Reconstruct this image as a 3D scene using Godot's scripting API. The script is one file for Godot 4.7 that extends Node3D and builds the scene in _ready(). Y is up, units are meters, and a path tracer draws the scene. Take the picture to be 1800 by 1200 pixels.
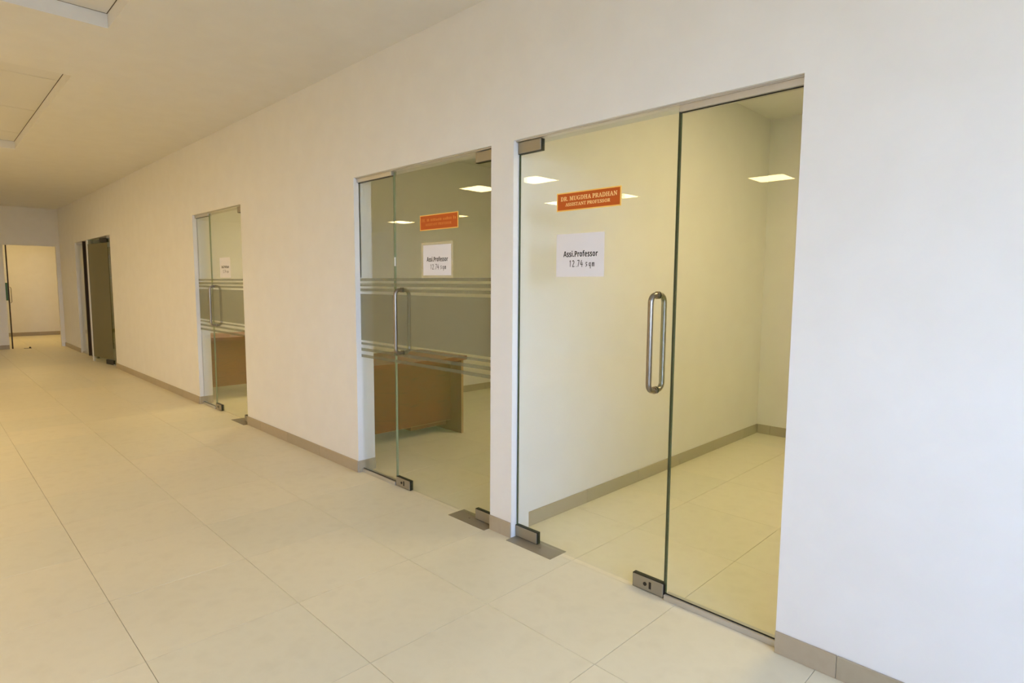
extends Node3D
# Institute corridor with frameless glass office doors.
# World: the office wall's corridor face is the plane x = 0, corridor at x < 0, offices at x > 0; far end towards -z.

const WB := -0.03           # the walls stand a little below the tile tops
const CEIL := 2.973          # ceiling height
const HEAD := 2.19           # underside of the lintels
const WT := 0.145            # thickness of the office wall
const GX := 0.047            # middle plane of the glass
const GH := 0.006            # half its thickness
const BACK := 3.45           # rear wall of the offices
const LEFT := -7.6           # far side of the hall
const NEAR := 3.0
const FAR := -16.25          # end wall of the hall
const WARM := Color(1.0, 0.845, 0.55)
const OFFICE := Color(1.0, 0.915, 0.69)   # lamps in the offices are a little whiter

var M := {}
var used := {}

# ------------------------------------------------------------------ helpers
func st_new() -> SurfaceTool:
	var st := SurfaceTool.new()
	st.begin(Mesh.PRIMITIVE_TRIANGLES)
	st.set_smooth_group(-1)
	return st

func tri(st: SurfaceTool, a: Vector3, b: Vector3, c: Vector3) -> void:
	st.add_vertex(a); st.add_vertex(b); st.add_vertex(c)

func quad(st: SurfaceTool, a: Vector3, b: Vector3, c: Vector3, d: Vector3, out: Vector3) -> void:
	# corners in order round the face; turned so that the front looks along out
	var n := (b - a).cross(c - a)
	if n.dot(out) > 0.0:
		tri(st, a, c, b); tri(st, a, d, c)
	else:
		tri(st, a, b, c); tri(st, a, c, d)

func box(st: SurfaceTool, lo: Vector3, hi: Vector3) -> void:
	var p := []
	for i in 8:
		p.append(Vector3(hi.x if i & 1 else lo.x, hi.y if i & 2 else lo.y, hi.z if i & 4 else lo.z))
	quad(st, p[0], p[2], p[6], p[4], Vector3.LEFT)
	quad(st, p[1], p[3], p[7], p[5], Vector3.RIGHT)
	quad(st, p[0], p[1], p[5], p[4], Vector3.DOWN)
	quad(st, p[2], p[3], p[7], p[6], Vector3.UP)
	quad(st, p[0], p[1], p[3], p[2], Vector3.FORWARD)
	quad(st, p[4], p[5], p[7], p[6], Vector3.BACK)

func bevel_box(st: SurfaceTool, lo: Vector3, hi: Vector3, r: float) -> void:
	# box with all twelve edges chamfered
	var c := (lo + hi) / 2.0
	var h := (hi - lo) / 2.0
	r = minf(r, minf(h.x, minf(h.y, h.z)) * 0.9)
	var f := {}   # (axis, sx, sy, sz) -> vertex lying on the face across that axis
	for a in 3:
		for i in 8:
			var s := Vector3(1 if i & 1 else -1, 1 if i & 2 else -1, 1 if i & 4 else -1)
			var v := h - Vector3(r, r, r)
			v[a] = h[a]
			f[[a, i]] = c + v * s
	var bit := [1, 2, 4]
	for a in 3:
		var b := (a + 1) % 3
		var d := (a + 2) % 3
		for sgn in 2:
			var base: int = bit[a] * sgn
			var out := Vector3.ZERO
			out[a] = 1.0 if sgn else -1.0
			quad(st, f[[a, base]], f[[a, base + bit[b]]], f[[a, base + bit[b] + bit[d]]], f[[a, base + bit[d]]], out)
		for sb in 2:          # edges along axis a
			for sd in 2:
				var e: int = bit[b] * sb + bit[d] * sd
				var out2 := Vector3.ZERO
				out2[b] = 1.0 if sb else -1.0
				out2[d] = 1.0 if sd else -1.0
				quad(st, f[[b, e]], f[[b, e + bit[a]]], f[[d, e + bit[a]]], f[[d, e]], out2)
	for i in 8:
		var o3 := Vector3(1 if i & 1 else -1, 1 if i & 2 else -1, 1 if i & 4 else -1)
		var p0: Vector3 = f[[0, i]]
		var p1: Vector3 = f[[1, i]]
		var p2: Vector3 = f[[2, i]]
		if (p1 - p0).cross(p2 - p0).dot(o3) > 0.0:
			tri(st, p0, p2, p1)
		else:
			tri(st, p0, p1, p2)

func prism(st: SurfaceTool, poly: PackedVector2Array, y0: float, y1: float) -> void:
	# polygon in x, z standing from y0 to y1
	var idx := Geometry2D.triangulate_polygon(poly)
	for k in range(0, idx.size(), 3):
		var a := poly[idx[k]]
		var b := poly[idx[k + 1]]
		var c := poly[idx[k + 2]]
		for lvl in [[y1, Vector3.UP], [y0, Vector3.DOWN]]:
			var pa := Vector3(a.x, lvl[0], a.y)
			var pb := Vector3(b.x, lvl[0], b.y)
			var pc := Vector3(c.x, lvl[0], c.y)
			if (pb - pa).cross(pc - pa).dot(lvl[1]) > 0.0:
				tri(st, pa, pc, pb)
			else:
				tri(st, pa, pb, pc)
	var mid := Vector2.ZERO
	for q in poly: mid += q / poly.size()
	for k in poly.size():
		var a2 := poly[k]
		var b2 := poly[(k + 1) % poly.size()]
		var nrm := Vector3(b2.y - a2.y, 0, a2.x - b2.x)
		var o := (a2 + b2) / 2.0 - mid
		if nrm.dot(Vector3(o.x, 0, o.y)) < 0.0: nrm = -nrm
		quad(st, Vector3(a2.x, y0, a2.y), Vector3(b2.x, y0, b2.y), Vector3(b2.x, y1, b2.y), Vector3(a2.x, y1, a2.y), nrm)

func tube(st: SurfaceTool, path: PackedVector3Array, r: float, sides := 14) -> void:
	var rings := []
	var prev := Vector3.ZERO
	for i in path.size():
		var t := (path[mini(i + 1, path.size() - 1)] - path[maxi(i - 1, 0)]).normalized()
		var u := prev - t * prev.dot(t) if i else t.cross(Vector3(0.31, 0.2, 0.93))
		u = u.normalized()
		prev = u
		var v := t.cross(u)
		var ring := []
		for k in sides:
			var an := TAU * k / sides
			ring.append([path[i] + (u * cos(an) + v * sin(an)) * r, u * cos(an) + v * sin(an)])
		rings.append(ring)
	st.set_smooth_group(0)
	for i in path.size() - 1:
		for k in sides:
			var a: Array = rings[i][k]
			var b: Array = rings[i][(k + 1) % sides]
			var c: Array = rings[i + 1][(k + 1) % sides]
			var d: Array = rings[i + 1][k]
			quad(st, a[0], b[0], c[0], d[0], a[1] + b[1])
	st.set_smooth_group(-1)
	for e in [0, path.size() - 1]:
		var dirn: Vector3 = (path[0] - path[1]) if e == 0 else (path[e] - path[e - 1])
		for k in sides:
			var a3: Vector3 = rings[e][k][0]
			var b3: Vector3 = rings[e][(k + 1) % sides][0]
			if (a3 - path[e]).cross(b3 - path[e]).dot(dirn) > 0.0:
				tri(st, path[e], b3, a3)
			else:
				tri(st, path[e], a3, b3)

func disc_x(st: SurfaceTool, at: Vector3, r: float, x0: float, x1: float) -> void:
	tube(st, PackedVector3Array([Vector3(x0, at.y, at.z), Vector3(x1, at.y, at.z)]), r, 16)

func nm(called: String) -> String:
	if not used.has(called):
		used[called] = 0
		return called
	used[called] += 1
	return "%s_%03d" % [called, used[called]]

func thing(called: String, label: String, category: String, at: Vector3, group := "", kind := "") -> Node3D:
	var o := Node3D.new()
	o.name = nm(called)
	add_child(o)
	o.position = at
	meta(o, label, category, group, kind)
	return o

func meta(o: Node, label: String, category: String, group := "", kind := "") -> void:
	if label: o.set_meta("label", label)
	if category: o.set_meta("category", category)
	if group: o.set_meta("group", group)
	if kind: o.set_meta("kind", kind)

func origin_of(o: Node) -> Vector3:
	var p := Vector3.ZERO
	while o is Node3D and o != self:
		p += (o as Node3D).position
		o = o.get_parent()
	return p

func part(parent: Node3D, called: String, st: SurfaceTool, mat: Material) -> MeshInstance3D:
	# st is in world coordinates; the part hangs under parent
	st.generate_normals()
	var o := MeshInstance3D.new()
	o.name = called if parent != self else nm(called)
	o.mesh = st.commit()
	o.material_override = mat
	o.position = -origin_of(parent) if parent != self else Vector3.ZERO
	parent.add_child(o, true)
	return o

func one_box(parent: Node3D, called: String, lo: Vector3, hi: Vector3, mat: Material, r := 0.0) -> MeshInstance3D:
	var st := st_new()
	if r > 0.0: bevel_box(st, lo, hi, r)
	else: box(st, lo, hi)
	return part(parent, called, st, mat)

func structure(called: String, st: SurfaceTool, mat: Material, label: String, category: String) -> MeshInstance3D:
	var o := part(self, called, st, mat)
	meta(o, label, category, "", "structure")
	return o

# ------------------------------------------------------------------ materials
func noise_tex(freq: float, ramp: Array, seed_: int, size := 512, octaves := 4) -> NoiseTexture2D:
	var n := FastNoiseLite.new()
	n.seed = seed_
	n.frequency = freq
	n.fractal_octaves = octaves
	var t := NoiseTexture2D.new()
	t.width = size; t.height = size
	t.seamless = true
	t.noise = n
	if ramp:
		var g := Gradient.new()
		var offs := PackedFloat32Array()
		var cols := PackedColorArray()
		for k in ramp.size():
			offs.append(float(k) / (ramp.size() - 1)); cols.append(ramp[k])
		g.offsets = offs; g.colors = cols
		t.color_ramp = g
	return t

func mat(called: String, c: Color, rough: float, metal := 0.0) -> StandardMaterial3D:
	var m := StandardMaterial3D.new()
	m.resource_name = called
	m.albedo_color = c
	m.roughness = rough
	m.metallic = metal
	M[called] = m
	return m

func tri_map(m: StandardMaterial3D, scale: float, offset := Vector3.ZERO) -> void:
	m.uv1_triplanar = true
	m.uv1_world_triplanar = true
	m.uv1_scale = Vector3(scale, scale, scale)
	m.uv1_offset = offset

func make_materials() -> void:
	var w := mat("wall_paint", Color(0.905, 0.9, 0.885), 0.75)
	w.albedo_texture = noise_tex(0.012, [Color(0.985, 0.983, 0.98), Color(1, 1, 1)], 5)
	tri_map(w, 0.6)
	var tones := [Color(0.882, 0.85, 0.745), Color(0.89, 0.856, 0.75), Color(0.874, 0.846, 0.745)]
	var mottle := noise_tex(0.011, [Color(0.975, 0.972, 0.965), Color(1, 1, 1), Color(0.985, 0.983, 0.978)], 11, 1024, 6)
	for k in 3:
		var t := mat("tile_%d" % k, tones[k], 0.42)
		t.albedo_texture = mottle
		t.metallic_specular = 0.4
		tri_map(t, 0.55, Vector3(0.31 * k, 0.17 * k, 0.53 * k))
	mat("grout", Color(0.66, 0.62, 0.54), 0.9)
	for k in 2:
		var s := mat("skirting_%d" % k, [Color(0.68, 0.625, 0.53), Color(0.66, 0.61, 0.515)][k], 0.4)
		s.albedo_texture = mottle
		tri_map(s, 0.9, Vector3(0.2 * k, 0, 0.4 * k))
	var g := mat("glass", Color(0.52, 0.72, 0.27, 0.045), 0.0)
	g.metallic_specular = 0.38
	g.transparency = BaseMaterial3D.TRANSPARENCY_ALPHA
	var ge := mat("glass_edge", Color(0.22, 0.27, 0.2), 0.12)
	ge.metallic_specular = 0.5
	mat("glass_edge_pale", Color(0.56, 0.6, 0.46), 0.15)
	var fm := mat("frost_film", Color(0.5, 0.5, 0.39, 0.42), 0.55)
	fm.transparency = BaseMaterial3D.TRANSPARENCY_ALPHA
	var lf := mat("leaf_film", Color(0.5, 0.47, 0.34, 0.62), 0.5)
	lf.transparency = BaseMaterial3D.TRANSPARENCY_ALPHA
	var steel := mat("steel", Color(0.58, 0.55, 0.51), 0.36, 1.0)
	steel.roughness_texture = noise_tex(0.05, [Color(0.75, 0.75, 0.75), Color(1, 1, 1)], 21)
	tri_map(steel, 3.0)
	mat("steel_worn", Color(0.6, 0.57, 0.5), 0.42, 0.5)
	mat("aluminium", Color(0.78, 0.775, 0.77), 0.42, 0.85)
	mat("gasket", Color(0.07, 0.06, 0.05), 0.6)
	mat("dark_metal", Color(0.12, 0.1, 0.085), 0.5, 0.2)
	mat("sign_orange", Color(0.75, 0.32, 0.0), 0.45)
	mat("sign_gold", Color(0.96, 0.78, 0.4), 0.4)
	mat("sign_text", Color(1.0, 0.84, 0.56), 0.5)
	mat("sign_text_dull", Color(0.84, 0.5, 0.2), 0.5)
	mat("paper", Color(0.9, 0.89, 0.9), 0.8)
	mat("print_ink", Color(0.1, 0.09, 0.09), 0.8)
	mat("pencil", Color(0.36, 0.34, 0.33), 0.85)
	var tape := mat("tape", Color(0.86, 0.82, 0.66, 0.4), 0.35)
	tape.transparency = BaseMaterial3D.TRANSPARENCY_ALPHA
	for k in 2:
		var wd := mat("wood_%d" % k, [Color(0.5, 0.2, 0.0), Color(0.58, 0.31, 0.0)][k], 0.35)
		var nt := noise_tex(0.02, [Color(0.78, 0.74, 0.7), Color(1, 1, 1), Color(0.88, 0.85, 0.8)], 31 + k, 512, 5)
		wd.albedo_texture = nt
		wd.uv1_triplanar = true; wd.uv1_world_triplanar = true
		wd.uv1_scale = Vector3(0.5, 4.0, 4.0)
	mat("wood_edge", Color(0.7, 0.56, 0.4), 0.5)
	mat("tray_board", Color(0.88, 0.875, 0.86), 0.9)
	mat("tray_joint", Color(0.45, 0.42, 0.37), 0.9)
	mat("white_plastic", Color(0.93, 0.93, 0.92), 0.4)
	mat("cabinet_black", Color(0.09, 0.075, 0.075), 0.45)
	mat("green_vinyl", Color(0.3, 0.46, 0.3), 0.5)
	mat("frame_white", Color(0.85, 0.85, 0.85), 0.5)
	mat("dark_frame", Color(0.22, 0.16, 0.09), 0.45, 0.3)
	var pl := mat("panel_glow", Color(0.95, 0.95, 0.93), 0.6)
	pl.emission_enabled = true
	pl.emission = WARM.lerp(Color.WHITE, 0.4)
	pl.emission_energy_multiplier = 8.0

# ------------------------------------------------------------------ camera, sky, exposure
func set_view() -> void:
	var cam := Camera3D.new()
	cam.name = "camera"
	add_child(cam)
	cam.keep_aspect = Camera3D.KEEP_HEIGHT
	cam.fov = 59.775
	cam.near = 0.05
	cam.far = 200.0
	var eye := Vector3(-2.3, 1.429, 0.0)
	cam.look_at_from_position(eye, eye + Vector3(0.70532737, -0.09567272, -0.70239592), Vector3(0.06293383, 0.99538927, -0.0723846))
	cam.current = true
	var env := Environment.new()
	env.background_mode = Environment.BG_SKY
	var sky := Sky.new()
	var sm := ProceduralSkyMaterial.new()
	sm.sky_top_color = Color(0.62, 0.735, 0.945)
	sm.sky_horizon_color = Color(0.765, 0.85, 0.97)
	sm.ground_horizon_color = Color(0.62, 0.64, 0.66)
	sm.ground_bottom_color = Color(0.5, 0.5, 0.5)
	sky.sky_material = sm
	env.sky = sky
	env.background_energy_multiplier = 20.0
	env.tonemap_mode = Environment.TONE_MAPPER_LINEAR
	env.tonemap_exposure = 1.04
	env.sdfgi_enabled = true
	env.ssao_enabled = true
	env.ssil_enabled = true
	var we := WorldEnvironment.new()
	we.name = "world_environment"
	we.environment = env
	add_child(we)

# ------------------------------------------------------------------ lamps
func ceiling_panel(at: Vector3, energy: float, label: String, group: String, tint := WARM) -> void:
	var t := thing("ceiling_light", label, "ceiling light", at, group)
	var h := 0.265
	var st := st_new()
	for s in [[-h, -h, h, -h + 0.022], [-h, h - 0.022, h, h], [-h, -h + 0.022, -h + 0.022, h - 0.022], [h - 0.022, -h + 0.022, h, h - 0.022]]:
		box(st, at + Vector3(s[0], -0.012, s[1]), at + Vector3(s[2], -0.0005, s[3]))
	part(t, "frame", st, M.frame_white)
	one_box(t, "diffuser", at + Vector3(-h + 0.022, -0.008, -h + 0.022), at + Vector3(h - 0.022, -0.001, h - 0.022), M.panel_glow)
	var l := AreaLight3D.new()
	l.name = "lamp"
	l.area_size = Vector2(0.48, 0.48)
	l.area_normalize_energy = true
	l.light_color = tint
	l.light_energy = energy
	l.area_range = 40.0
	l.shadow_enabled = true
	l.rotation_degrees.x = -90
	t.add_child(l)
	l.position = Vector3(0, -0.014, 0)

# ------------------------------------------------------------------ the shell
func wall_with_openings(parent: Node3D, x0: float, x1: float, z0: float, z1: float, holes: Array) -> void:
	# wall across x between z0 < z1, in piers and lintels; holes are [za, zb, head] sorted by za
	var z := z0
	for hl in holes:
		one_box(parent, "pier", Vector3(x0, WB, z), Vector3(x1, CEIL, hl[0]), M.wall_paint)
		one_box(parent, "lintel", Vector3(x0, hl[2], hl[0]), Vector3(x1, CEIL, hl[1]), M.wall_paint)
		z = hl[1]
	one_box(parent, "pier", Vector3(x0, WB, z), Vector3(x1, CEIL, z1), M.wall_paint)

func skirting_z(parent: Node3D, x: float, side: float, z0: float, z1: float) -> void:
	# pieces along z, standing proud of the face x towards side
	var z := z1
	var k := 0
	while z > z0 + 0.01:
		var e := maxf(z0, z - 0.6)
		var a := x + (0.0 if side > 0 else -0.009)
		one_box(parent, "skirting_tile", Vector3(a, 0.0, e + 0.0008), Vector3(a + 0.009, 0.088, z - 0.0008), M["skirting_%d" % (k % 2)], 0.0015)
		z = e
		k += 1

func skirting_x(parent: Node3D, z: float, side: float, x0: float, x1: float) -> void:
	var x := x0
	var k := 0
	while x < x1 - 0.01:
		var e := minf(x1, x + 0.6)
		var a := z + (0.0 if side > 0 else -0.009)
		one_box(parent, "skirting_tile", Vector3(x + 0.0008, 0.0, a), Vector3(e - 0.0008, 0.088, a + 0.009), M["skirting_%d" % (k % 2)], 0.0015)
		x = e
		k += 1

const OPEN := [[-14.53, -11.55], [-7.472, -6.047], [-3.925, -2.462], [-2.288, -0.8212]]

func build_shell() -> void:
	# floor: a bed with single tiles on it
	var fl := thing("floor", "cream square floor tiles running through the hall and offices", "floor", Vector3.ZERO, "", "structure")
	one_box(fl, "tile_bed", Vector3(LEFT - 0.2, -0.15, -20.3), Vector3(BACK + 0.1, -0.0035, NEAR + 0.2), M.grout)
	var rng := RandomNumberGenerator.new()
	rng.seed = 7
	var g := 0.598
	var tile_st := st_new()
	# a tile with chamfered upper edges
	var lo := Vector3(-g / 2, -0.012, -g / 2)
	var hi := Vector3(g / 2, 0.0, g / 2)
	var c := 0.0005
	var b0 := [Vector3(lo.x, lo.y, lo.z), Vector3(hi.x, lo.y, lo.z), Vector3(hi.x, lo.y, hi.z), Vector3(lo.x, lo.y, hi.z)]
	var b1 := []
	var b2 := []
	for v in b0:
		b1.append(Vector3(v.x, -c, v.z))
		b2.append(Vector3(v.x - signf(v.x) * c, 0, v.z - signf(v.z) * c))
	for k in 4:
		var j := (k + 1) % 4
		var out: Vector3 = b0[k] + b0[j]
		out.y = 0.0
		quad(tile_st, b0[k], b0[j], b1[j], b1[k], out)
		quad(tile_st, b1[k], b1[j], b2[j], b2[k], out.normalized() + Vector3.UP)
	quad(tile_st, b2[0], b2[1], b2[2], b2[3], Vector3.UP)
	tile_st.generate_normals()
	var tile_mesh := tile_st.commit()
	var rest := st_new()
	for ix in range(-13, 7):
		for iz in range(-31, 12):
			var cx := -0.27 + 0.6 * ix
			var cz := -1.57 + 0.6 * iz
			if cx < LEFT or cx > BACK + 0.1 or cz > NEAR or cz < -20.15: continue
			var seen_hall := ix <= 0 and cx > -2.7 and cz < -0.6 and cz > -16.9 and cx > -2.3 - 0.6
			var seen_room := ix > 0 and cx < BACK and ((cz > -2.5 and cz < -0.3) or (cz > -5.7 and cz < -2.5 and cx < 3.2) or (cz > -8.2 and cz < -6.2 and cx < 1.4))
			var far_room := cz <= -16.9 and cx > -1.2 and cx < 0.7
			if seen_hall or seen_room or far_room:
				var o := MeshInstance3D.new()
				o.name = "floor_tile"
				o.mesh = tile_mesh
				o.material_override = M["tile_%d" % rng.randi_range(0, 2)]
				o.position = Vector3(cx, 0, cz)
				fl.add_child(o, true)
			else:
				quad(rest, Vector3(cx - g / 2, 0, cz - g / 2), Vector3(cx + g / 2, 0, cz - g / 2), Vector3(cx + g / 2, 0, cz + g / 2), Vector3(cx - g / 2, 0, cz + g / 2), Vector3.UP)
	var ro := part(fl, "floor_tile_field", rest, M.tile_0)
	ro.set_meta("kind", "stuff")

	# ceiling with two recessed trays of boards
	var trays := [[-4.45, -0.9], [-9.21, -5.65]]
	var TX0 := -1.98
	var TX1 := -1.36
	var cs := st_new()
	var cy := CEIL + 0.085
	box(cs, Vector3(LEFT, CEIL, -20.2), Vector3(TX0, cy, NEAR))
	box(cs, Vector3(TX1, CEIL, -20.2), Vector3(BACK, cy, NEAR))
	box(cs, Vector3(TX0, CEIL, -20.2), Vector3(TX1, cy, -9.21))
	box(cs, Vector3(TX0, CEIL, -5.65), Vector3(TX1, cy, -4.45))
	box(cs, Vector3(TX0, CEIL, -0.9), Vector3(TX1, cy, NEAR))
	box(cs, Vector3(LEFT, cy + 0.02, -20.2), Vector3(BACK, cy + 0.15, NEAR))
	var ce := structure("ceiling", cs, M.wall_paint, "plain pale ceiling with two sunken rectangular trays over the hall", "ceiling")
	for tr in trays:
		one_box(ce, "tray_joint", Vector3(TX0 - 0.05, cy + 0.006, tr[0] - 0.05), Vector3(TX1 + 0.05, cy + 0.019, tr[1] + 0.05), M.tray_joint)
		var joints := [0.0, 0.56, 1.79, 3.02, float(tr[1]) - float(tr[0])]
		for kz in 4:
			one_box(ce, "ceiling_board", Vector3(TX0 + 0.004, cy, tr[0] + joints[kz] + 0.005), Vector3(TX1 - 0.004, cy + 0.008, tr[0] + joints[kz + 1] - 0.005), M.tray_board, 0.002)

	# office wall with its openings
	var holes := []
	for o2 in OPEN: holes.append([o2[0], o2[1], HEAD])
	var wr0 := thing("wall_right", "long white office wall pierced by the glass doors", "wall", Vector3.ZERO, "", "structure")
	wall_with_openings(wr0, 0.0, WT, FAR - 0.1, NEAR, holes)
	# hall walls
	var wl := st_new()
	box(wl, Vector3(LEFT - 0.2, WB, FAR - 0.1), Vector3(LEFT, CEIL, NEAR))
	structure("wall_left", wl, M.wall_paint, "white wall on the far side of the hall, seen only as a reflection", "wall")
	var wn := st_new()
	box(wn, Vector3(LEFT - 0.2, WB, NEAR), Vector3(WX0, CEIL, NEAR + 0.2))
	box(wn, Vector3(WX1, WB, NEAR), Vector3(BACK + 0.1, CEIL, NEAR + 0.2))
	box(wn, Vector3(WX0, WB, NEAR), Vector3(WX1, WY0, NEAR + 0.2))
	box(wn, Vector3(WX0, WY1, NEAR), Vector3(WX1, CEIL, NEAR + 0.2))
	structure("wall_near", wn, M.wall_paint, "white wall with the large daylight window at the near end of the hall", "wall")
	var we := st_new()
	box(we, Vector3(LEFT, WB, FAR - 0.1), Vector3(-0.955, CEIL, FAR))
	box(we, Vector3(-0.07, WB, FAR - 0.1), Vector3(0.0, CEIL, FAR))
	box(we, Vector3(-0.955, 2.18, FAR - 0.1), Vector3(-0.07, CEIL, FAR))
	structure("wall_end", we, M.wall_paint, "white end wall of the hall around the far doorway", "wall")
	var wr := st_new()
	box(wr, Vector3(BACK, WB, -20.2), Vector3(BACK + 0.1, CEIL, NEAR))
	structure("wall_rear", wr, M.wall_paint, "white rear wall of the offices behind the glass", "wall")
	for p in [[-2.425, -2.332, "white partition between the bright empty office and the office with the dark desk"], [-6.04, -5.945, "white partition behind the dark desk"], [-9.7, -9.6, "white partition behind the light brown desk"], [1.4, 1.5, "white side partition of the bright empty office"]]:
		var ps := st_new()
		box(ps, Vector3(WT, WB, p[0]), Vector3(BACK, CEIL, p[1]))
		structure("wall_partition", ps, M.wall_paint, p[2], "wall")
	var wf := st_new()
	box(wf, Vector3(LEFT, WB, -20.2), Vector3(BACK, CEIL, -20.05))
	box(wf, Vector3(-2.6, WB, -20.05), Vector3(-2.5, CEIL, FAR - 0.1))
	box(wf, Vector3(2.2, WB, -20.05), Vector3(2.3, CEIL, FAR - 0.1))
	structure("wall_far", wf, M.wall_paint, "pale wall of the room seen through the far doorway", "wall")
	var w4 := st_new()
	box(w4, Vector3(WT, WB, FAR - 0.1), Vector3(2.3, CEIL, FAR))
	structure("wall_far_001", w4, M.wall_paint, "white wall at the far side of the dim office", "wall")
	used["wall_far"] = 1

	# skirting
	var br := thing("baseboard_right", "beige tile skirting along the foot of the office wall", "skirting", Vector3.ZERO, "", "structure")
	var edges := [NEAR, -0.8212, -2.288, -2.462, -3.925, -6.047, -7.472, -11.55, -14.53, FAR]
	for k in range(0, edges.size(), 2):
		skirting_z(br, 0.0, -1.0, edges[k + 1], edges[k])
	for zj in [-3.925, -7.472]:          # returns on the reveals
		one_box(br, "skirting_tile", Vector3(0.0, 0, zj), Vector3(WT, 0.088, zj + 0.009), M.skirting_0, 0.0015)
	var bp := thing("baseboard_office", "beige tile skirting round the office partitions", "skirting", Vector3.ZERO, "", "structure")
	skirting_x(bp, -2.332, 1.0, WT, BACK)
	skirting_x(bp, -5.945, 1.0, WT, BACK)
	skirting_x(bp, -9.6, 1.0, WT, 2.5)
	skirting_z(bp, BACK, -1.0, -2.32, 1.4)
	skirting_z(bp, BACK, -1.0, -5.93, -2.43)
	var be := thing("baseboard_end", "tile skirting along the end wall beside the far doorway", "skirting", Vector3.ZERO, "", "structure")
	skirting_x(be, FAR, 1.0, -3.4, -0.955)
	skirting_x(be, -20.05, 1.0, -2.4, 2.1)

# ------------------------------------------------------------------ glass doors
func film(parent: Node3D, z0: float, z1: float) -> void:
	var x1 := GX - GH - 0.0004
	for r in [[1.447, 1.466], [1.408, 1.430], [1.372, 1.392], [0.975, 0.991], [0.928, 0.950], [0.880, 0.902]]:
		one_box(parent, "film_stripe", Vector3(x1 - 0.0006, r[0], z0), Vector3(x1, r[1], z1), M.frost_film)
	one_box(parent, "film_band", Vector3(x1 - 0.0006, 1.008, z0), Vector3(x1, 1.352, z1), M.frost_film)

func pull_handle(parent: Node3D, z: float, y0: float, y1: float) -> void:
	for s in [-1.0, 1.0]:
		var bar: float = GX + s * 0.056
		var root: float = GX + s * GH
		var r := 0.034
		var path := PackedVector3Array()
		path.append(Vector3(root, y1 - 0.0125, z))
		for k in 9:
			var an := PI / 2 * k / 8.0
			path.append(Vector3(bar - s * r + s * r * sin(an), y1 - 0.0125 - r + r * cos(an), z))
		for k in 9:
			var an2 := PI / 2 * k / 8.0
			path.append(Vector3(bar - s * r + s * r * cos(an2), y0 + 0.0125 + r - r * sin(an2), z))
		path.append(Vector3(root, y0 + 0.0125, z))
		var st := st_new()
		tube(st, path, 0.0125, 16)
		var hd := part(parent, "pull_handle", st, M.steel)
		var fs := st_new()
		for y in [y0 + 0.0125, y1 - 0.0125]:
			disc_x(fs, Vector3(0, y, z), 0.017, minf(root, root + s * 0.004), maxf(root, root + s * 0.004))
		var fo := part(self, "rosette_tmp", fs, M.steel)
		remove_child(fo)
		used.erase("rosette_tmp")
		fo.name = "rosette"
		hd.add_child(fo, true)

func patch(parent: Node3D, called: String, z0: float, z1: float, y0: float, y1: float) -> MeshInstance3D:
	var pt := one_box(parent, called, Vector3(GX - 0.017, y0, z0), Vector3(GX + 0.017, y1, z1), M.steel_worn, 0.0025)
	one_box(parent, "patch_gasket", Vector3(GX - 0.0125, maxf(y0 - 0.0025, 0.002), z0 - 0.002), Vector3(GX + 0.0125, minf(y1 + 0.0025, HEAD - 0.008), z1 + 0.002), M.gasket)
	return pt

func glass_leaf(parent: Node3D, z0: float, z1: float, y0: float, y1: float, edge: Material) -> void:
	one_box(parent, "glass_pane", Vector3(GX - GH, y0, z0 + 0.002), Vector3(GX + GH, y1, z1 - 0.002), M.glass)
	for z in [z0, z1 - 0.002]:
		one_box(parent, "polished_edge", Vector3(GX - GH, y0, z), Vector3(GX + GH, y1, z + 0.002), edge)

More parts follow.
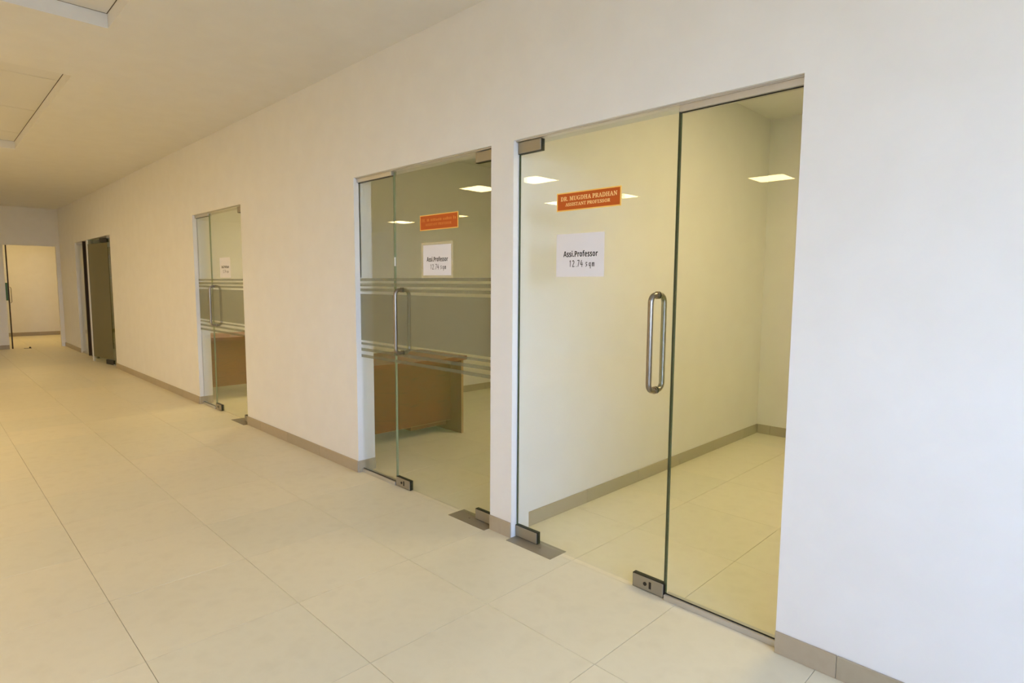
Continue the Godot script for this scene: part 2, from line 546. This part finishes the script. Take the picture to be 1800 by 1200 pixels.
func door_set(n: int, za: float, seam: float, zb: float, hinge_right: bool, filmed: bool, label: String, side_label: String, plate_label: String) -> void:
	# leaf between the seam and the hinge jamb, fixed pane on the other side
	var l0: float = seam + 0.003 if hinge_right else za + 0.004
	var l1: float = zb - 0.004 if hinge_right else seam - 0.003
	var f0: float = za + 0.0 if hinge_right else seam + 0.003
	var f1: float = seam - 0.003 if hinge_right else zb
	var hz: float = l1 if hinge_right else l0          # hinge edge
	var cz: float = l0 if hinge_right else l1          # closing edge
	var d := thing("door_%d" % n, label, "glass door", Vector3(GX, 0, hz), "", "structure")
	var edge: Material = M.glass_edge_pale if filmed else M.glass_edge
	glass_leaf(d, l0, l1, 0.012, 2.178, edge)
	var pw := 0.162
	var h0 := minf(hz, hz + (-pw if hinge_right else pw))
	patch(d, "top_patch_fitting", h0, h0 + pw, 2.124, 2.182)
	patch(d, "bottom_patch_fitting", h0, h0 + pw, 0.006, 0.066)
	var c0 := minf(cz, cz + (pw if hinge_right else -pw))
	var lk := patch(d, "lock_case", c0, c0 + pw, 0.006, 0.068)
	var ks := st_new()
	disc_x(ks, Vector3(0, 0.038, c0 + pw * 0.42), 0.009, GX - 0.0195, GX - 0.0165)
	box(ks, Vector3(GX - 0.0185, 0.022, c0 + pw * 0.55), Vector3(GX - 0.0165, 0.055, c0 + pw * 0.62))
	var kt := part(self, "key_tmp", ks, M.dark_metal)
	remove_child(kt); used.erase("key_tmp")
	kt.name = "key_cylinder"
	lk.add_child(kt, true)
	pull_handle(d, cz + (0.075 if hinge_right else -0.082), 0.943, 1.398)
	if filmed: film(d, l0, l1)
	# fixed pane
	var s := thing("window_%d" % (n + 1), side_label, "glass panel", Vector3(GX, 0, (f0 + f1) / 2), "", "structure")
	one_box(s, "glass_pane", Vector3(GX - GH, 0.02, f0), Vector3(GX + GH, 2.165, f1), M.glass)
	var ez: float = f1 - 0.002 if hinge_right else f0
	one_box(s, "polished_edge", Vector3(GX - GH, 0.02, ez), Vector3(GX + GH, 2.165, ez + 0.002), edge)
	one_box(s, "head_channel", Vector3(GX - 0.022, 2.157, f0 + 0.0005), Vector3(GX + 0.022, 2.1895, f1), M.aluminium, 0.002)
	one_box(s, "floor_channel", Vector3(GX - 0.022, 0.0, f0 + 0.0005), Vector3(GX + 0.022, 0.026, f1), M.aluminium, 0.002)
	one_box(s, "head_gasket", Vector3(GX - 0.0095, 2.1535, f0 + 0.001), Vector3(GX - GH, 2.157, f1), M.gasket)
	one_box(s, "floor_gasket", Vector3(GX - 0.0095, 0.026, f0 + 0.001), Vector3(GX - GH, 0.030, f1), M.gasket)
	if filmed: film(s, f0 + 0.002, f1)
	# thin head rail above the leaf
	var hr := one_box(self, "trim_%d" % n, Vector3(GX - 0.03, HEAD - 0.0065, za + 0.0005), Vector3(GX - 0.0225, HEAD - 0.0005, zb - 0.0005), M.aluminium)
	meta(hr, "thin metal head rail over " + label.substr(0, 40).get_slice(" with", 0), "trim", "", "structure")
	# cover plate of the floor spring
	var g0 := minf(hz, hz + (-0.33 if hinge_right else 0.33))
	var fp := thing("floor_spring", plate_label, "floor spring", Vector3(GX, 0, hz))
	one_box(fp, "cover_plate", Vector3(GX - 0.092, 0.0, g0), Vector3(GX + 0.04, 0.0028, g0 + 0.33), M.steel_worn, 0.001)
	var sp := st_new()
	tube(sp, PackedVector3Array([Vector3(GX - 0.03, 0.0028, hz + (-0.2 if hinge_right else 0.2)), Vector3(GX - 0.03, 0.005, hz + (-0.2 if hinge_right else 0.2))]), 0.007, 12)
	part(fp, "screw", sp, M.steel)

func text(parent: Node3D, called: String, s: String, font: String, weight: int, height: float, width: float, centre: Vector3, mat_: Material) -> void:
	var f := SystemFont.new()
	f.font_names = PackedStringArray([font])
	f.font_weight = weight
	var t := TextMesh.new()
	t.text = s
	t.font = f
	t.font_size = 64
	t.pixel_size = 0.001
	t.depth = 0.004
	t.curve_step = 2.0
	var bb := t.get_aabb()
	var o := MeshInstance3D.new()
	o.name = called
	o.mesh = t
	o.material_override = mat_
	var sx := width / bb.size.x
	var sy := height / bb.size.y
	var b := Basis(Vector3(0, 0, 1) * sx, Vector3(0, 1, 0) * sy, Vector3(-1, 0, 0) * 0.15)
	o.transform = Transform3D(b, centre - origin_of(parent) - b * bb.get_center())
	parent.add_child(o, true)

const STROKES := {
	"1": [[0.3, 0.75, 0.5, 1.0], [0.5, 1.0, 0.45, 0.0]],
	"2": [[0.1, 0.8, 0.4, 1.0], [0.4, 1.0, 0.75, 0.75], [0.75, 0.75, 0.1, 0.0], [0.1, 0.0, 0.85, 0.05]],
	".": [[0.3, 0.0, 0.45, 0.08]],
	"7": [[0.1, 0.95, 0.8, 1.0], [0.8, 1.0, 0.35, 0.0]],
	"4": [[0.5, 1.0, 0.05, 0.35], [0.05, 0.35, 0.9, 0.35], [0.65, 0.7, 0.6, -0.05]],
	"s": [[0.75, 0.6, 0.3, 0.65], [0.3, 0.65, 0.25, 0.4], [0.25, 0.4, 0.7, 0.25], [0.7, 0.25, 0.2, 0.0]],
	"q": [[0.7, 0.6, 0.2, 0.5], [0.2, 0.5, 0.25, 0.1], [0.25, 0.1, 0.7, 0.15], [0.7, 0.6, 0.65, -0.3]],
	"m": [[0.1, 0.0, 0.15, 0.6], [0.15, 0.5, 0.4, 0.6], [0.4, 0.6, 0.42, 0.0], [0.42, 0.5, 0.75, 0.6], [0.75, 0.6, 0.8, 0.0]],
	" ": [],
}

func handwriting(parent: Node3D, s: String, x: float, z: float, y: float, h: float, adv: float, w: float) -> void:
	var st := st_new()
	for ch in s:
		for k in STROKES[ch]:
			var a := Vector2(z + k[0] * adv * 0.85, y + k[1] * h)
			var b := Vector2(z + k[2] * adv * 0.85, y + k[3] * h)
			var n := (b - a).orthogonal().normalized() * w / 2
			var p := [a + n, b + n, b - n, a - n]
			var q := []
			for v in p: q.append(Vector3(x, v.y, v.x))
			quad(st, q[0], q[1], q[2], q[3], Vector3.LEFT)
		z += adv * (0.5 if ch == "." or ch == " " else 1.0)
	part(parent, "handwriting", st, M.pencil)

func name_plate(z0: float, z1: float, y0: float, y1: float, label: String, legible: bool) -> void:
	var x := GX - GH - 0.0005
	var t := thing("name_plate", label, "sign", Vector3(x, y0, (z0 + z1) / 2))
	var st := st_new()
	var b := 0.0055
	for r in [[z0, y0, z1, y0 + b], [z0, y1 - b, z1, y1], [z0, y0 + b, z0 + b, y1 - b], [z1 - b, y0 + b, z1, y1 - b]]:
		box(st, Vector3(x - 0.0034, r[1], r[0]), Vector3(x, r[3], r[2]))
	part(t, "border", st, M.sign_gold)
	one_box(t, "plate", Vector3(x - 0.0028, y0 + b, z0 + b), Vector3(x, y1 - b, z1 - b), M.sign_orange)
	var cz := (z0 + z1) / 2
	var h := y1 - y0
	if legible:
		text(t, "lettering", "DR. MUGDHA PRADHAN", "Droid Serif", 700, h * 0.23, (z1 - z0) * 0.88, Vector3(x - 0.003, y0 + h * 0.66, cz + 0.002), M.sign_text)
		text(t, "lettering", "ASSISTANT PROFESSOR", "Droid Serif", 700, h * 0.18, (z1 - z0) * 0.7, Vector3(x - 0.003, y0 + h * 0.34, cz - 0.002), M.sign_text)
	else:
		text(t, "lettering", "DR.", "Droid Serif", 700, h * 0.2, 0.04, Vector3(x - 0.003, y0 + h * 0.66, z0 + 0.038), M.sign_text_dull)
		var ls := st_new()   # a name that cannot be read any more: worn letter stumps
		var rng := RandomNumberGenerator.new()
		rng.seed = 5
		var z := z0 + 0.075
		while z < z1 - 0.03:
			var w := rng.randf_range(0.004, 0.011)
			box(ls, Vector3(x - 0.0032, y0 + h * 0.57, z), Vector3(x - 0.0028, y0 + h * rng.randf_range(0.68, 0.76), z + w))
			z += w + rng.randf_range(0.003, 0.006)
			if rng.randf() < 0.1: z += 0.012
		part(t, "lettering", ls, M.sign_text_dull)
		text(t, "lettering", "ASSISTANT PROFESSOR", "Droid Serif", 700, h * 0.155, (z1 - z0) * 0.68, Vector3(x - 0.003, y0 + h * 0.36, cz - 0.002), M.sign_text_dull)

func paper_note(z0: float, z1: float, y0: float, y1: float, label: String, taped: bool, hand: String) -> void:
	var x := GX - GH - 0.0005
	var t := thing("paper_notice", label, "notice", Vector3(x, y0, (z0 + z1) / 2))
	one_box(t, "sheet", Vector3(x - 0.0006, y0, z0), Vector3(x, y1, z1), M.paper)
	var cz := (z0 + z1) / 2
	text(t, "lettering", "Assi.Professor", "Droid Sans", 700, 0.031, 0.214, Vector3(x - 0.0008, y0 + 0.114, cz + 0.004), M.print_ink)
	handwriting(t, hand, x - 0.0012, cz - 0.066, y0 + 0.05, 0.032, 0.0205, 0.004)
	if taped:
		for r in [[z0 - 0.004, z0 + 0.014, y0 - 0.004, y1 + 0.004], [z1 - 0.012, z1 + 0.006, y0 - 0.004, y1 + 0.004]]:
			one_box(t, "tape_strip", Vector3(x - 0.0011, r[2], r[0]), Vector3(x - 0.0008, r[3], r[1]), M.tape)
		for r in [[y1 - 0.012, y1 + 0.004], [y0 - 0.004, y0 + 0.012]]:
			one_box(t, "tape_strip", Vector3(x - 0.0015, r[0], z0), Vector3(x - 0.0012, r[1], z1), M.tape)

func bumper(z: float, y: float, label: String) -> void:
	var o := one_box(self, "glass_bumper", Vector3(GX - GH - 0.006, y - 0.03, z - 0.006), Vector3(GX - GH - 0.0005, y + 0.03, z + 0.006), M.white_plastic, 0.002)
	meta(o, label, "bumper")

# ------------------------------------------------------------------ furniture
func desk(at: Vector3, w: float, dep: float, wood: Material, label: String, over: float) -> void:
	# front faces +z; at is the middle of the front line of the leg panels on the floor
	var t := thing("office_desk", label, "desk", at)
	var poly := PackedVector2Array()
	poly.append(Vector2(at.x - w / 2 - 0.03, at.z - dep))
	poly.append(Vector2(at.x - w / 2 - 0.03, at.z + 0.02))
	for k in 13:
		var u := k / 12.0
		poly.append(Vector2(at.x + (u - 0.5) * (w + 0.06), at.z + 0.02 + over * sin(PI * u)))
	poly.append(Vector2(at.x + w / 2 + 0.03, at.z - dep))
	var clean := PackedVector2Array()
	for q in poly:
		if clean.is_empty() or clean[clean.size() - 1].distance_to(q) > 0.001: clean.append(q)
	var st := st_new()
	prism(st, clean, 0.712, 0.75)
	part(t, "desktop", st, wood)
	for s in [-1.0, 1.0]:
		var x: float = at.x + s * (w / 2 - 0.0125)
		var lg := one_box(t, "leg_panel", Vector3(x - 0.0125, 0.0, at.z - dep + 0.05), Vector3(x + 0.0125, 0.712, at.z), wood)
		var es := st_new()
		box(es, Vector3(x - 0.0125, 0.0, at.z + 0.0003), Vector3(x + 0.0125, 0.712, at.z + 0.0016))
		var eo := part(self, "edge_tmp", es, M.wood_edge)
		remove_child(eo); used.erase("edge_tmp")
		eo.name = "edge_band"
		eo.position = -at - lg.position
		lg.add_child(eo, true)
		eo.position = Vector3.ZERO
	one_box(t, "modesty_panel", Vector3(at.x - w / 2 + 0.026, 0.11, at.z - 0.175), Vector3(at.x + w / 2 - 0.026, 0.712, at.z - 0.157), wood)
	one_box(t, "panel_edge_band", Vector3(at.x - w / 2 + 0.026, 0.108, at.z - 0.175), Vector3(at.x + w / 2 - 0.026, 0.1099, at.z - 0.157), M.wood_edge)
	# drawer pedestal behind the panel
	var x2 := at.x + w / 2 - 0.05
	var pd := one_box(t, "pedestal", Vector3(x2 - 0.42, 0.06, at.z - dep + 0.08), Vector3(x2, 0.70, at.z - 0.2), wood)
	for k in 3:
		var dr := one_box(t, "drawer_front", Vector3(x2 - 0.41, 0.08 + k * 0.205, at.z - dep + 0.06), Vector3(x2 - 0.01, 0.275 + k * 0.205, at.z - dep + 0.0795), wood, 0.003)

func tall_cabinet(lo: Vector3, hi: Vector3) -> void:
	var t := thing("tall_cabinet", "tall black cabinet standing inside the dim office behind the open glass door", "cabinet", Vector3((lo.x + hi.x) / 2, 0, (lo.z + hi.z) / 2))
	one_box(t, "body", Vector3(lo.x, 0.06, lo.z), Vector3(hi.x, hi.y, hi.z - 0.02), M.cabinet_black, 0.004)
	one_box(t, "plinth", Vector3(lo.x + 0.02, 0, lo.z), Vector3(hi.x - 0.02, 0.06, hi.z - 0.04), M.cabinet_black)
	var mid := (lo.x + hi.x) / 2
	for s in [[lo.x + 0.003, mid - 0.002], [mid + 0.002, hi.x - 0.003]]:
		one_box(t, "cabinet_door", Vector3(s[0], 0.075, hi.z - 0.0195), Vector3(s[1], hi.y - 0.01, hi.z), M.cabinet_black, 0.002)
	for s in [mid - 0.03, mid + 0.018]:
		one_box(t, "handle", Vector3(s, 1.0, hi.z + 0.0005), Vector3(s + 0.012, 1.14, hi.z + 0.02), M.steel, 0.002)

# ------------------------------------------------------------------ the open doorway and the far end
func open_doorway() -> void:
	# leaf standing a little open into the hall
	var za := -14.53
	var zb := -11.55
	var hinge := Vector3(GX, 0, -11.93)
	var d := thing("door_4", "dim glass door leaf standing slightly open into the hall, dark fittings", "glass door", hinge, "", "structure")
	var w := 0.84
	var turn := deg_to_rad(9.5)
	d.rotation.y = turn
	var add := func(called: String, lo: Vector3, hi: Vector3, m: Material, r: float) -> void:
		var st := st_new()
		if r > 0.0: bevel_box(st, lo, hi, r)
		else: box(st, lo, hi)
		st.generate_normals()
		var o := MeshInstance3D.new()
		o.name = called
		o.mesh = st.commit()
		o.material_override = m
		d.add_child(o, true)
	add.call("glass_pane", Vector3(-GH, 0.012, -w + 0.002), Vector3(GH, 2.16, -0.002), M.glass, 0.0)
	add.call("edge_strip", Vector3(-0.012, 0.012, -w - 0.045), Vector3(0.012, 2.16, -w), M.frame_white, 0.002)
	add.call("top_patch_fitting", Vector3(-0.017, 2.09, -0.3), Vector3(0.017, 2.164, 0.0), M.dark_metal, 0.002)
	add.call("bottom_patch_fitting", Vector3(-0.017, 0.006, -0.3), Vector3(0.017, 0.085, 0.0), M.dark_metal, 0.002)
	add.call("frost_film", Vector3(-GH - 0.001, 0.1, -w + 0.01), Vector3(-GH - 0.0004, 2.08, -0.01), M.leaf_film, 0.0)
	# fixed panes on either side
	for s in [[zb - 0.36, zb, "narrow fixed glass panel beside the open glass door, next to the long blank wall", "window_5"], [za, za + 0.62, "fixed glass panel with dark upright board at the far side of the open glass door", "window_6"]]:
		var f := thing(s[3], s[2], "glass panel", Vector3(GX, 0, (s[0] + s[1]) / 2), "", "structure")
		one_box(f, "glass_pane", Vector3(GX - GH, 0.02, s[0]), Vector3(GX + GH, 2.16, s[1]), M.glass)
		one_box(f, "head_channel", Vector3(GX - 0.022, 2.15, s[0] + 0.001), Vector3(GX + 0.022, 2.1895, s[1] - 0.001), M.aluminium, 0.002)
		one_box(f, "floor_channel", Vector3(GX - 0.022, 0.0, s[0] + 0.001), Vector3(GX + 0.022, 0.026, s[1] - 0.001), M.aluminium, 0.002)
		if s[0] == za:
			one_box(f, "post", Vector3(GX - 0.03, 0.0, s[1] + 0.001), Vector3(GX + 0.03, 2.189, s[1] + 0.05), M.dark_frame, 0.002)
			one_box(f, "dark_board", Vector3(GX - 0.02, 0.005, s[1] + 0.24), Vector3(GX + 0.02, 2.185, s[1] + 0.72), M.cabinet_black, 0.002)
	tall_cabinet(Vector3(0.2, 0, -15.6), Vector3(0.95, 2.15, -14.9))

func far_end() -> void:
	var t := thing("window_7", "glass sliver with dark metal post and green strip beside the far doorway", "glass panel", Vector3(-0.92, 0, FAR - 0.04), "", "structure")
	one_box(t, "post", Vector3(-0.915, 0, FAR - 0.06), Vector3(-0.893, 2.175, FAR - 0.02), M.dark_frame, 0.002)
	one_box(t, "glass_pane", Vector3(-0.9545, 0.02, FAR - 0.046), Vector3(-0.9155, 2.175, FAR - 0.034), M.glass)
	one_box(t, "sticker", Vector3(-0.953, 1.02, FAR - 0.0335), Vector3(-0.917, 1.39, FAR - 0.033), M.green_vinyl)
	var hs := st_new()
	tube(hs, PackedVector3Array([Vector3(-0.88, 1.3, FAR - 0.04), Vector3(-0.865, 1.28, FAR - 0.02), Vector3(-0.865, 0.99, FAR - 0.02), Vector3(-0.88, 0.97, FAR - 0.04)]), 0.007, 10)
	var ar := st_new()
	part(t, "pull_handle", hs, M.steel_worn)
	var fp := thing("floor_spring", "small dark floor spring plate in the far doorway", "floor spring", Vector3(-0.66, 0, FAR + 0.04))
	one_box(fp, "cover_plate", Vector3(-0.73, 0, FAR + 0.0), Vector3(-0.6, 0.004, FAR + 0.085), M.dark_metal, 0.001)
	one_box(fp, "stop", Vector3(-0.64, 0.004, FAR + 0.02), Vector3(-0.61, 0.03, FAR + 0.05), M.dark_metal, 0.003)

const WX0 := -5.4
const WX1 := -0.9
const WY0 := 0.95
const WY1 := 2.75

func hall_window() -> void:
	var t := thing("window_1", "large daylight window at the near end of the hall", "window", Vector3((WX0 + WX1) / 2, WY0, NEAR + 0.1), "", "structure")
	var st := st_new()
	var n := 3
	var step := (WX1 - WX0 - 0.06) / n
	for k in n + 1:
		box(st, Vector3(WX0 + k * step, WY0, NEAR + 0.07), Vector3(WX0 + k * step + 0.06, WY1, NEAR + 0.13))
	box(st, Vector3(WX0, WY0, NEAR + 0.07), Vector3(WX1, WY0 + 0.06, NEAR + 0.13))
	box(st, Vector3(WX0, WY1 - 0.06, NEAR + 0.07), Vector3(WX1, WY1, NEAR + 0.13))
	part(t, "window_frame", st, M.frame_white)
	for k in n:
		var a: float = WX0 + 0.06 + k * step
		one_box(t, "pane", Vector3(a, WY0 + 0.06, NEAR + 0.097), Vector3(a + step - 0.06, WY1 - 0.06, NEAR + 0.103), M.glass)

# ------------------------------------------------------------------ scene
func _ready() -> void:
	set_view()
	make_materials()
	build_shell()
	hall_window()
	# the panels mirrored in the glass, then those over the corridor and in the lit rooms
	for a in [[-3.5, "square ceiling light panel mirrored in the clear fixed glass panel"], [-6.1, "square ceiling light panel mirrored just beside the clear lettered name plate"], [-7.4, "square ceiling light panel mirrored behind the clear lettered name plate"], [-10.6, "square ceiling light panel mirrored behind the worn name plate"], [-12.66, "square ceiling light panel mirrored small between the narrow glass panel and the worn name plate"]]:
		ceiling_panel(Vector3(-6.35, CEIL, a[0]), 2.35, a[1], "lights mirrored in the glass doors")
	for a in [[-6.08, "square ceiling light panel mirrored in the unstriped glass door under its top fitting"], [-7.28, "square ceiling light panel mirrored in the striped glass door under its top fitting"]]:
		ceiling_panel(Vector3(-4.17, CEIL, a[0]), 2.35, a[1], "lights mirrored in the glass doors")
	ceiling_panel(Vector3(-4.17, CEIL, -1.65), 0.8, "square ceiling light panel in the hall before the clear fixed glass panel", "")
	ceiling_panel(Vector3(-2.5, CEIL, -9.3), 0.6, "square ceiling light panel by the long wall past the light brown desk's door", "")
	ceiling_panel(Vector3(-2.2, CEIL, -11.8), 0.6, "square ceiling light panel near the open glass door", "")
	ceiling_panel(Vector3(2.3, CEIL, -3.1), 1.6, "square ceiling light panel in the office with the dark desk", "", OFFICE)
	ceiling_panel(Vector3(1.7, CEIL, -0.75), 3.2, "square ceiling light panel in the bright empty office", "", OFFICE)
	ceiling_panel(Vector3(2.0, CEIL, -7.7), 3.6, "square ceiling light panel in the office with the light brown desk", "", OFFICE)
	ceiling_panel(Vector3(-0.4, CEIL, -18.3), 3.3, "square ceiling light panel in the room beyond the far doorway", "")

	door_set(1, -2.288, -1.334, -0.8212, false, false, "clear glass door of the bright empty office with orange name plate", "clear fixed glass panel beside the door of the bright empty office", "steel floor spring plate at the foot of the bright empty office's door")
	door_set(2, -3.925, -3.476, -2.462, true, true, "striped glass door with orange name plate before the dark desk", "narrow fixed glass panel with frosted stripes before the dark desk", "steel floor spring plate at the foot of the door before the dark desk")
	door_set(3, -7.472, -7.05, -6.047, true, true, "striped glass door without name plate before the light brown desk", "narrow fixed glass panel with frosted stripes before the light brown desk", "steel floor spring plate at the foot of the door before the light brown desk")
	open_doorway()
	far_end()
	desk(Vector3(0.775, 0, -4.3), 1.17, 0.72, M.wood_0, "dark brown bow-fronted office desk behind the striped glass door", 0.06)
	desk(Vector3(0.86, 0, -7.75), 1.3, 0.72, M.wood_1, "light brown office desk behind the farther striped glass door", 0.1)
	name_plate(-2.012, -1.622, 1.797, 1.888, "orange name plate with gold border and clear lettering on the bright office's door", true)
	name_plate(-3.176, -2.793, 1.768, 1.865, "orange name plate with worn lettering on the striped glass door", false)
	paper_note(-2.012, -1.712, 1.469, 1.683, "white paper notice on the unstriped glass door of the bright office", false, "12.74 sqm")
	paper_note(-3.160, -2.850, 1.471, 1.687, "white paper notice with taped edges on the striped door before the dark desk", true, "12.74 sqm")
	paper_note(-6.775, -6.475, 1.480, 1.690, "white paper notice on the striped door before the light brown desk", false, "12.74 sqm")
	bumper(-3.464, 1.578, "small white bumper on the glass edge of the door before the dark desk")
